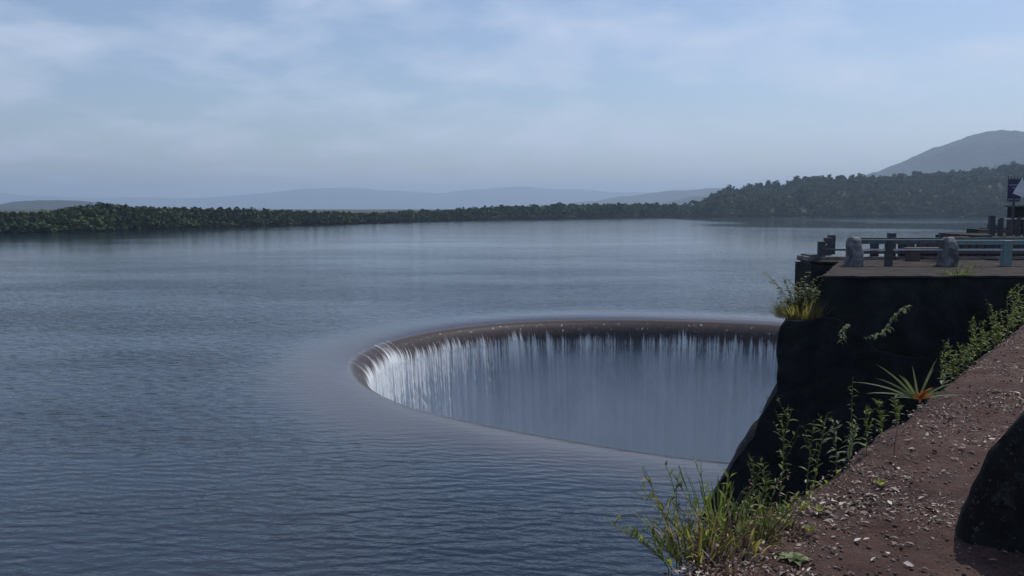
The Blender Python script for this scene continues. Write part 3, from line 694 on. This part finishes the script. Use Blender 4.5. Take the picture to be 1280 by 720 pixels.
# ------------------------------------------------------------------ plants
M['stem'] = leaf_mat('green stem', [(0, (.08, .10, .03)), (1, (.14, .14, .05))], .15)
M['leaf_bright'] = leaf_mat('sunny weed leaf', [(0, (.10, .14, .025)), (.5, (.20, .25, .045)), (1, (.34, .35, .08))], .6)
M['leaf_mid'] = leaf_mat('weed leaf', [(0, (.07, .11, .025)), (.5, (.12, .17, .04)), (1, (.20, .24, .07))], .6)
M['leaf_yellow'] = leaf_mat('yellow green blade', [(0, (.12, .115, .03)), (.5, (.24, .23, .06)), (1, (.36, .33, .12))], .6)
M['leaf_dry'] = leaf_mat('dry leaf', [(0, (.10, .05, .035)), (.5, (.20, .13, .09)), (1, (.36, .28, .21))], .25)
M['leaf_pale'] = leaf_mat('pale sunlit leaf', [(0, (.14, .18, .08)), (1, (.26, .30, .16))], .4)
M['leaf_blue'] = leaf_mat('blue green blade', [(0, (.09, .13, .04)), (1, (.22, .25, .11))], .4)
M['leaf_shrub'] = leaf_mat('shrub leaf', [(0, (.07, .09, .03)), (.6, (.14, .165, .06)), (1, (.24, .26, .13))], .5)
M['leaf_orange'] = leaf_mat('orange withered leaf', [(0, (.36, .10, .025)), (1, (.50, .18, .05))], .35)
M['red_stem'] = rough_mat('dry red stalk', (.05, .018, .016), (.09, .03, .026), 20, .001)
rnd = random.Random(11)
def stem_curve(h, lean, n=7, wob=.05):
    pts = []; ax, ay = lean
    for i in range(n):
        v = i / (n - 1); pts.append(Vector((ax * h * v ** 1.4 + rnd.gauss(0, wob) * h * v * .4, ay * h * v ** 1.4 + rnd.gauss(0, wob) * h * v * .4, h * v)))
    return pts
def along(pts, v):
    x = v * (len(pts) - 1); i = min(int(x), len(pts) - 2); return pts[i].lerp(pts[i + 1], x - i), (pts[i + 1] - pts[i]).normalized()
def weed(name, loc, h, label, cat='weed', group=None, lean=(0, 0), nleaf=14, L=.07, Wd=.02, lmat='leaf_mid', branches=0, r=.004, v0=.12, up=.7, smat='stem', droop=.25, taper=.5):
    o = empty(name, loc, label, cat, group, 0); sb, lb = MB(), MB()
    main = stem_curve(h, lean); lines = [(main, 1.0)]; sb.tube([main[0] - Vector((0, 0, .04))] + main, r, r * .35, 5)
    for k in range(branches):
        v = .35 + .6 * (k + rnd.random()) / max(1, branches); b, d = along(main, min(v, .97)); a = rnd.uniform(0, 6.28); hl = h * rnd.uniform(.2, .36) * (1.2 - v * .5)
        e = [b + Vector((math.cos(a) * q * hl * .55, math.sin(a) * q * hl * .55, q * hl * (.75 + .3 * q))) for q in (0, .35, .7, 1)]
        sb.tube(e, r * .55, r * .25, 4); lines.append((e, .5))
    a = rnd.uniform(0, 6)
    for ln__, f_ in lines:
        m = max(2, int(nleaf * f_ * (1 if f_ == 1 else .6)))
        for i in range(m):
            v = v0 + (1 - v0) * (i + rnd.random() * .6) / m; b, d = along(ln__, min(v, .99)); a += 2.4 + rnd.gauss(0, 1.1)
            dr = Vector((math.cos(a), math.sin(a), up + rnd.gauss(0, .45))); sc = (1 - taper * v) * rnd.uniform(.4, 1.4) * (.7 if f_ < 1 else 1)
            lb.leaf(b, dr, Vector((0, 0, 1)), L * sc, Wd * sc, droop)
    sb.build('stem', M[smat], o); lb.build('leaves', M[lmat], o); return o
def tuft(name, loc, label, cat, n, h, spread, Wd, lmat, group=None, droop=.5, lo=.55, lmat2=None, frac=.25, lean=(0, 0)):
    o = empty(name, loc, label, cat, group); A_, B_ = MB(), MB()
    for _ in range(n):
        a = rnd.uniform(0, 6.28); rr_ = spread * math.sqrt(rnd.random()); b = Vector((math.cos(a) * rr_, math.sin(a) * rr_, -.02))
        ti = rnd.uniform(.1, .75); dr = Vector((math.cos(a) * ti + lean[0], math.sin(a) * ti + lean[1], 1)); L_ = h * rnd.uniform(lo, 1.15)
        (B_ if lmat2 and rnd.random() < frac else A_).leaf(b, dr, Vector((math.cos(a), math.sin(a), .3)), L_, Wd * rnd.uniform(.6, 1.2), droop * rnd.uniform(.3, 1.3), (.6, 1, .8, .5, 0))
    A_.build('blades', M[lmat], o)
    if lmat2: B_.build('dry_blades', M[lmat2], o)
    return o
def gp(px, py, z=TOP, dz=0.0):
    v = at(px, py, z); v.z = z + dz; return v
# dense clump at the brink, bottom centre
def scale_at(px, py): return at(px, py, TOP).y / F     # metres per photo pixel there
k = scale_at(900, 690)
tuft('grass_tuft', gp(868, 690), 'yellow green clump of broad grass on the brink at the left end of the ledge', 'grass tuft', 66, 92 * k, .16, .016, 'leaf_yellow', 'clumps of grass on the brink', .45, .4, 'leaf_dry', .25)
tuft('grass_tuft', gp(925, 676), 'dense olive clump of grass in the middle of the brink weeds', 'grass tuft', 80, 72 * k, .18, .016, 'leaf_yellow', 'clumps of grass on the brink', .5, .4, 'leaf_dry', .22)
tuft('grass_tuft', gp(960, 650), 'short green and brown grass clump beside the littered soil', 'grass tuft', 55, 50 * k, .14, .014, 'leaf_mid', 'clumps of grass on the brink', .5, .4, 'leaf_dry', .25)
tuft('grass_tuft', gp(900, 640), 'tall green grass clump against the dark foot of the wall', 'grass tuft', 46, 80 * k, .14, .012, 'leaf_mid', 'clumps of grass on the brink', .4, .4)
tuft('dry_plant', gp(905, 706), 'withered tan and reddish plant below the brink grass', 'dry plant', 170, 42 * k, .20, .020, 'leaf_dry', None, .8, .4)
tuft('dry_plant', gp(985, 668), 'scrap of brown withered leaves on the soil behind the leafy rosette', 'dry plant', 60, 26 * k, .15, .018, 'leaf_dry', None, .9, .4)
specs = [(858, 700, 125, (-.22, .05), 'tallest lone weed of the brink clump, leaning left over the water'), (868, 690, 70, (-1.0, .1), 'weed stretched far left over the lake, lower of the two sprawling stems'),
         (862, 695, 90, (-.75, .1), 'weed arching left over the lake above the lowest sprawling stem'), (888, 680, 105, (-.12, .1), 'upright bright weed with slim tip rising left of the brink clump'),
         (850, 705, 55, (-1.7, .0), 'lowest weed stem lying out left across the lake'), (905, 668, 75, (.05, .1), 'leafy upright weed in the middle of the brink clump')]
specs += [(846, 706, 132, (-.34, 0), 'tall sparse weed leaning left over the water in front of the spillway rim'), (836, 712, 60, (-1.25, 0), 'weed sprawling left over the lake at the very corner of the ledge'), (880, 694, 118, (-.30, .05), 'slim tall weed with few leaves behind the brink grass')]
specs += [(840 + 10 * q, 712 - 3.6 * q, 38 + 11 * (q * 7 % 6), (-1.1 + .13 * q, .0), 'leafy weed crowded among the grass clumps on the brink') for q in range(16)]
for px, py, hp, ln__, lab in specs:
    kk = scale_at(px, py); weed('weed', gp(px, py), hp * kk, lab, 'weed', 'weeds on the brink', ln__, 13, 23 * kk, 5.5 * kk, rnd.choice(['leaf_bright', 'leaf_yellow', 'leaf_mid', 'leaf_bright']), 2, .0035, .1, .9, droop=.15)
specs = [(975, 625, 118, (.05, 0), 9, 'leaf_mid', 'tall many-branched seeding weed in front of the dark wall'), (1008, 612, 85, (.12, .05), 3, 'leaf_mid', 'slender weed right of the tall branched one'),
         (1018, 606, 95, (.18, .05), 2, 'leaf_mid', 'thin leaning weed with long bare tip'), (940, 640, 70, (.0, 0), 3, 'leaf_mid', 'short weed left of the tall branched one'),
         (958, 636, 60, (-.1, 0), 3, 'leaf_mid', 'small dark weed at the foot of the tall branched one'), (1046, 585, 62, (-.1, 0), 4, 'leaf_pale', 'bushy pale-leaved weed left of the tall spike'),
         (1060, 580, 50, (.2, 0), 4, 'leaf_pale', 'bushy pale-leaved weed under the tall spike'), (1083, 566, 58, (-.05, 0), 3, 'leaf_mid', 'upright weed just right of the tall spike'),
         (1103, 545, 44, (-.2, 0), 4, 'leaf_mid', 'airy weed between the tall spike and the spiky rosette plant'), (1122, 528, 30, (-.2, 0), 4, 'leaf_mid', 'low weed left of the spiky rosette plant')]
for px, py, hp, ln__, br, lm, lab in specs:
    kk = scale_at(px, py); weed('weed', gp(px, py), hp * kk, lab, 'weed', 'weeds along the brink', ln__, 17, 17 * kk, 5 * kk, lm, br + 1, .004, .05, .8)
kk = scale_at(1062, 578)
weed('spike_weed', gp(1062, 578), 110 * kk, 'tall straight spike of a weed with whorled leaves before the dark wall', 'weed', None, (0, 0), 26, 12 * kk, 4 * kk, 'leaf_mid', 0, .004, .1, .5)
kk = scale_at(1122, 572)
weed('dry_stalk', gp(1117, 572), 52 * kk, 'thin dry red stalk standing up from bare soil', 'stalk', None, (.1, 0), 3, 5 * kk, 1.5 * kk, 'leaf_dry', 0, .003, .6, .5, 'red_stem')
for px, py, hp, lx in [(878, 692, 66, -.5), (915, 684, 74, .25), (948, 662, 66, -.2), (893, 702, 52, .5), (968, 640, 58, .3)]:
    kk = scale_at(px, py); weed('dead_weed', gp(px, py), hp * kk, 'dead brown weed stem standing dry in the brink clump', 'dead weed', 'dead stems in the brink clump', (lx, 0), 7, 14 * kk, 4 * kk, 'leaf_dry', 3, .003, .2, .3, 'red_stem', .5)
# spiky rosette with orange heart
o = empty('spiky_plant', gp(1148, 497), 'spiky long-bladed rosette plant with an orange withered heart', 'plant'); kk = scale_at(1148, 497)
A_, B_ = MB(), MB()
for dx, dz, dy in [(-72, 34, .1), (-62, 20, -.1), (-46, 52, .15), (-50, 36, 0), (-28, 40, -.2), (-16, 32, .1), (-4, 46, .2), (22, 58, .1), (14, 46, -.1), (40, 26, .1), (52, 14, 0), (30, 18, -.2), (10, 22, -.3), (-38, 12, -.3)]:
    d = Vector((dx * kk, dy * .4, dz * kk * 1.1)); A_ = MB(); A_.leaf(Vector((dx * .0006, 0, -.01)), d, Vector((-d.z, -.5, abs(d.x) + .05)), d.length * 1.05, 3.1 * kk, .22, (.8, 1, .85, .6, .35, 0)); A_.build('blade', M['leaf_blue'], o)
for dx, dz in [(10, 18), (-8, 12), (4, 10), (-14, 5), (14, 8), (0, 14), (-4, -4)]:
    d = Vector((dx * kk, -.05, dz * kk)); B_ = MB(); B_.leaf(Vector((0, -.03, 0)), d, Vector((0, -1, .4)), d.length * 1.0, 4.5 * kk, .1); B_.build('withered_blade', M['leaf_orange'], o)
weed('weed', gp(1176, 486), 22 * kk, 'pale weed right beside the spiky rosette plant', 'weed', 'weeds along the brink', (.3, 0), 12, 16 * kk, 4 * kk, 'leaf_pale', 3, .003)
# row of small weeds up the brink towards the platform
i = 0; px = 1180
while px < 1330:
    y_ = np.interp(px, [1150, 1205, 1280, 1340], [500, 462, 402, 372]); kk = scale_at(px, y_)
    for q in range(3):
        yy = y_ + rnd.uniform(-7, 2); v = gp(px + rnd.uniform(-4, 4), yy); v.x = min(v.x, edge(v.y) + .25)
        weed('weed', v, rnd.uniform(14, 56) * kk, 'small upright green weed in the row along the brink below the platform', 'weed', 'row of weeds along the brink', (rnd.gauss(-.15, .12), 0), 20, 7.5 * kk, 3.4 * kk, 'leaf_bright' if q == 1 else 'leaf_mid', 2, .004, .05, .6)
    px += 8.5
# leafy rosette and seedlings on the soil
o = empty('rosette', gp(991, 700), 'flat green leafy rosette on the soil below the brink weeds', 'plant'); A_ = MB(); kk = scale_at(991, 700)
for q in range(13):
    a = q * 2.4; t_ = .35 + .5 * q / 13; A_.leaf((0, 0, 0), Vector((math.cos(a), math.sin(a), t_)), Vector((0, 0, 1)), 26 * kk * (1.1 - .4 * q / 13), 10 * kk, .35, (.4, .9, 1, .7, 0))
A_.build('leaves', M['leaf_blue'], o)
for px, py, lab in [(1024, 637, 'bright yellow seedling nearest the pale fallen leaves'), (1006, 632, 'yellow green seedling at the edge of the soil'), (1101, 604, 'lone yellow seedling out on the littered soil'), (1012, 662, 'yellow seedling beside brown withered leaves'), (985, 655, 'small yellow seedling at the right edge of the brink grass')]:
    kk = scale_at(px, py); o = empty('seedling', gp(px, py + 3), lab, 'seedling', 'yellow seedlings'); A_ = MB()
    for q in range(4):
        a = q * 1.7 + px; A_.leaf((0, 0, 0), Vector((math.cos(a), math.sin(a), 1.0)), Vector((0, 0, 1)), 15 * kk, 6.5 * kk, .2)
    A_.build('leaves', M['leaf_bright'], o)
# shrub and dry tuft on the buttress
Yb = 23.2; kb = Yb / F
b0 = atd(1000, 402, Yb); b0.z = 5.2
tuft('grass_tuft', (b0.x, b0.y, 5.18), 'dry yellow grass tuft on top of the buttress below the shrub', 'grass tuft', 700, 34 * kb, .62, .022, 'leaf_yellow', None, .5, .4, 'leaf_dry', .15)
sh = empty('shrub', (atd(1006, 400, Yb).x, Yb + .3, 5.15), 'leafy green shrub on the buttress with one long shoot reaching left', 'shrub'); sb, lb = MB(), MB()
for q in range(34):
    hh = rnd.uniform(22, 60) * kb; ln__ = (rnd.gauss(.1, .40), rnd.gauss(0, .4)); b = Vector((rnd.uniform(-.55, .45), rnd.uniform(-.4, .4), -.05)); pts = [b + c_ for c_ in stem_curve(hh, ln__)]; sb.tube(pts, .010, .004, 4)
    for j in range(26):
        p0, d = along(pts, .12 + .88 * rnd.random()); a = rnd.uniform(0, 6.28); lb.leaf(p0, Vector((math.cos(a), math.sin(a), rnd.uniform(-.2, .7))), Vector((0, 0, 1)), rnd.uniform(4, 8) * kb, rnd.uniform(2.5, 4) * kb, .3)
for tx, ty in ((978, 346), (994, 356), (985, 362), (1006, 352)):
    tgt = atd(tx, ty, Yb) - Vector(sh.location); b = Vector((-.25 + rnd.uniform(-.1, .1), 0, .1)); pts = [b.lerp(tgt, v) + Vector((.12 * math.sin(v * 3.1), 0, -.08 * math.sin(v * 3.1))) for v in np.linspace(0, 1, 9)]; sb.tube(pts, .012, .004, 5)
    for j in range(44 if ty < 350 else 24):
        p0, d = along(pts, .15 + .85 * rnd.random()); a = rnd.uniform(0, 6.28); lb.leaf(p0, Vector((math.cos(a), math.sin(a), .5)), Vector((0, 0, 1)), rnd.uniform(5, 9) * kb, rnd.uniform(2.5, 4) * kb, .3)
sb.build('branches', M['stem'], sh); lb.build('leaves', M['leaf_shrub'], sh)
# vines on the wall face
def vine(pix, label, nl):
    Yv = 22.38; pts = [atd(x_, y_, Yv + .3 - min(1.35, .65 * i_)) for i_, (x_, y_) in enumerate(pix)]; b = pts[0]; o = empty('vine', b, label, 'vine', 'vines on the dark wall'); sb, lb = MB(), MB()
    P_ = [q - b for q in pts]; sb.tube(P_, .014, .005, 5)
    for j in range(nl):
        p0, d = along(P_, min(.99, (j + rnd.random()) / nl)); a = rnd.uniform(0, 6.28); lb.leaf(p0, Vector((math.cos(a), -.3 + .6 * math.sin(a), rnd.uniform(-.4, .4))), Vector((0, -.4, 1)), rnd.uniform(3, 7) * kb, rnd.uniform(2.5, 5) * kb, .6)
    sb.build('stem', M['stem'], o); lb.build('leaves', M['leaf_pale'], o)
vine([(1078, 424), (1090, 420), (1102, 416), (1111, 410), (1114, 400), (1120, 392), (1128, 386), (1135, 382)], 'longer pale-leaved vine climbing right across the dark wall', 60)
vine([(1049, 430), (1053, 424), (1053, 414), (1056, 408), (1060, 405)], 'short pale-leaved vine hanging on the dark wall near the shrub', 26)
# grass on the platform edge and down the batter
for px, py, n_, hp, lab in [(1200, 343, 170, 12, 'patch of green grass on the platform edge in front of the right bollard'), (1276, 333, 70, 10, 'small grass patch at the foot of the teal railing'), (1108, 342, 60, 4, 'thin scruff of grass on the platform edge between the bollards')]:
    tuft('grass_tuft', (X1(px, 23.4), 23.4 if px != 1276 else 26.0, TOP), lab, 'grass tuft', n_, hp * kb, .42, .03, 'leaf_mid', 'grass patches on the platform', .6, .4)
for px, py, n_ in [(962, 496, 40), (955, 512, 60), (946, 530, 60), (937, 548, 60), (928, 566, 50), (920, 582, 40)]:
    v = atd(px + 3, py, 24.0); tuft('grass_tuft', (v.x, 23.6, v.z), 'wispy grass sprouting from the sloping left edge of the buttress', 'grass tuft', n_, 13 * kb, .22, .012, 'leaf_yellow', 'grass down the buttress edge', .6, .4, lean=(-.8, 0))

# ------------------------------------------------------------------ air
hz = MB(); hz.add([(x, y, z) for z in (-18, 470) for x, y in ((-19500, -19500), (19500, -19500), (19500, 19500), (-19500, 19500))], [(3, 2, 1, 0), (4, 5, 6, 7), (0, 1, 5, 4), (1, 2, 6, 5), (2, 3, 7, 6), (3, 0, 4, 7)])
tag(hz.build('haze', volume_mat('lake haze', (.60, .77, 1.0), 1.5e-4, .2)), kind='stuff')

# ------------------------------------------------------------------ light, sky, camera
SUN_EL, SUN_AZ = 56.0, 49.0      # azimuth measured right of the view direction
sun = bpy.data.lights.new('sun', 'SUN'); sun.energy = 3.2; sun.angle = R_(.53); sun.color = (1, .955, .88)
so = bpy.data.objects.new('sun', sun); COL.objects.link(so)
sd = Vector((math.sin(R_(SUN_AZ)) * math.cos(R_(SUN_EL)), math.cos(R_(SUN_AZ)) * math.cos(R_(SUN_EL)), math.sin(R_(SUN_EL))))
so.rotation_euler = (-sd).to_track_quat('-Z', 'Y').to_euler(); so.location = (20, 30, 60)
w = bpy.data.worlds.new('World'); SC.world = w; w.use_nodes = True; nt = w.node_tree; bg = nt.nodes['Background']
sky = nt.nodes.new('ShaderNodeTexSky'); sky.sky_type = 'NISHITA'; sky.sun_disc = False
sky.sun_elevation = R_(SUN_EL); sky.sun_rotation = R_(SUN_AZ); sky.altitude = 100; sky.air_density = 1.0; sky.dust_density = 1.0; sky.ozone_density = 2.0
tc = nt.nodes.new('ShaderNodeTexCoord'); sep = nt.nodes.new('ShaderNodeSeparateXYZ'); nt.links.new(tc.outputs['Generated'], sep.inputs[0])
def wm(op, a, b):
    m = nt.nodes.new('ShaderNodeMath'); m.operation = op
    for i_, v in enumerate((a, b)):
        if isinstance(v, (int, float)): m.inputs[i_].default_value = v
        else: nt.links.new(v, m.inputs[i_])
    return m.outputs[0]
den = wm('ADD', wm('MAXIMUM', sep.outputs[2], 0.0), .22)
cmb = nt.nodes.new('ShaderNodeCombineXYZ'); nt.links.new(wm('DIVIDE', sep.outputs[0], den), cmb.inputs[0]); nt.links.new(wm('DIVIDE', sep.outputs[1], den), cmb.inputs[1])
nz = nt.nodes.new('ShaderNodeTexNoise'); nz.inputs['Scale'].default_value = 1.9; nz.inputs['Detail'].default_value = 7; nz.inputs['Roughness'].default_value = .55; nz.inputs['Distortion'].default_value = .15
mp = nt.nodes.new('ShaderNodeMapping'); mp.inputs['Location'].default_value = (3.3, 1.7, 0); mp.inputs['Scale'].default_value = (1.0, 1.0, 1); nt.links.new(cmb.outputs[0], mp.inputs[0]); nt.links.new(mp.outputs[0], nz.inputs['Vector'])
cr = nt.nodes.new('ShaderNodeValToRGB'); cr.color_ramp.elements[0].position = .44; cr.color_ramp.elements[0].color = (0, 0, 0, 1); cr.color_ramp.elements[1].position = .66; cr.color_ramp.elements[1].color = (.72, .72, .72, 1)
nt.links.new(nz.outputs['Fac'], cr.inputs[0])
mx = nt.nodes.new('ShaderNodeMix'); mx.data_type = 'RGBA'; nt.links.new(cr.outputs[0], mx.inputs[0]); nt.links.new(sky.outputs[0], mx.inputs[6]); mx.inputs[7].default_value = (6.3, 7.0, 8.1, 1)
tn = nt.nodes.new('ShaderNodeMix'); tn.data_type = 'RGBA'; tn.blend_type = 'MULTIPLY'; tn.inputs[0].default_value = 1; nt.links.new(mx.outputs[2], tn.inputs[6]); tn.inputs[7].default_value = (1.0, 1.0, 1.05, 1)
nt.links.new(tn.outputs[2], bg.inputs['Color']); bg.inputs['Strength'].default_value = .105

cam = bpy.data.cameras.new('camera'); co = bpy.data.objects.new('camera', cam); COL.objects.link(co)
co.location = (0, 0, EYE); co.rotation_euler = (math.pi / 2 - PITCH, 0, 0); cam.sensor_width = 36; cam.lens = 36 * F / 1280; cam.clip_start = .05; cam.clip_end = 60000
SC.camera = co
SC.view_settings.view_transform = 'Standard'; SC.view_settings.look = 'None'; SC.view_settings.exposure = .08; SC.view_settings.gamma = 1; SC.view_settings.use_curve_mapping = False
cy = SC.cycles; cy.use_denoising = True; cy.max_bounces = 6; cy.volume_bounces = 0; cy.sample_clamp_indirect = 4; cy.sample_clamp_direct = 12; cy.transparent_max_bounces = 8
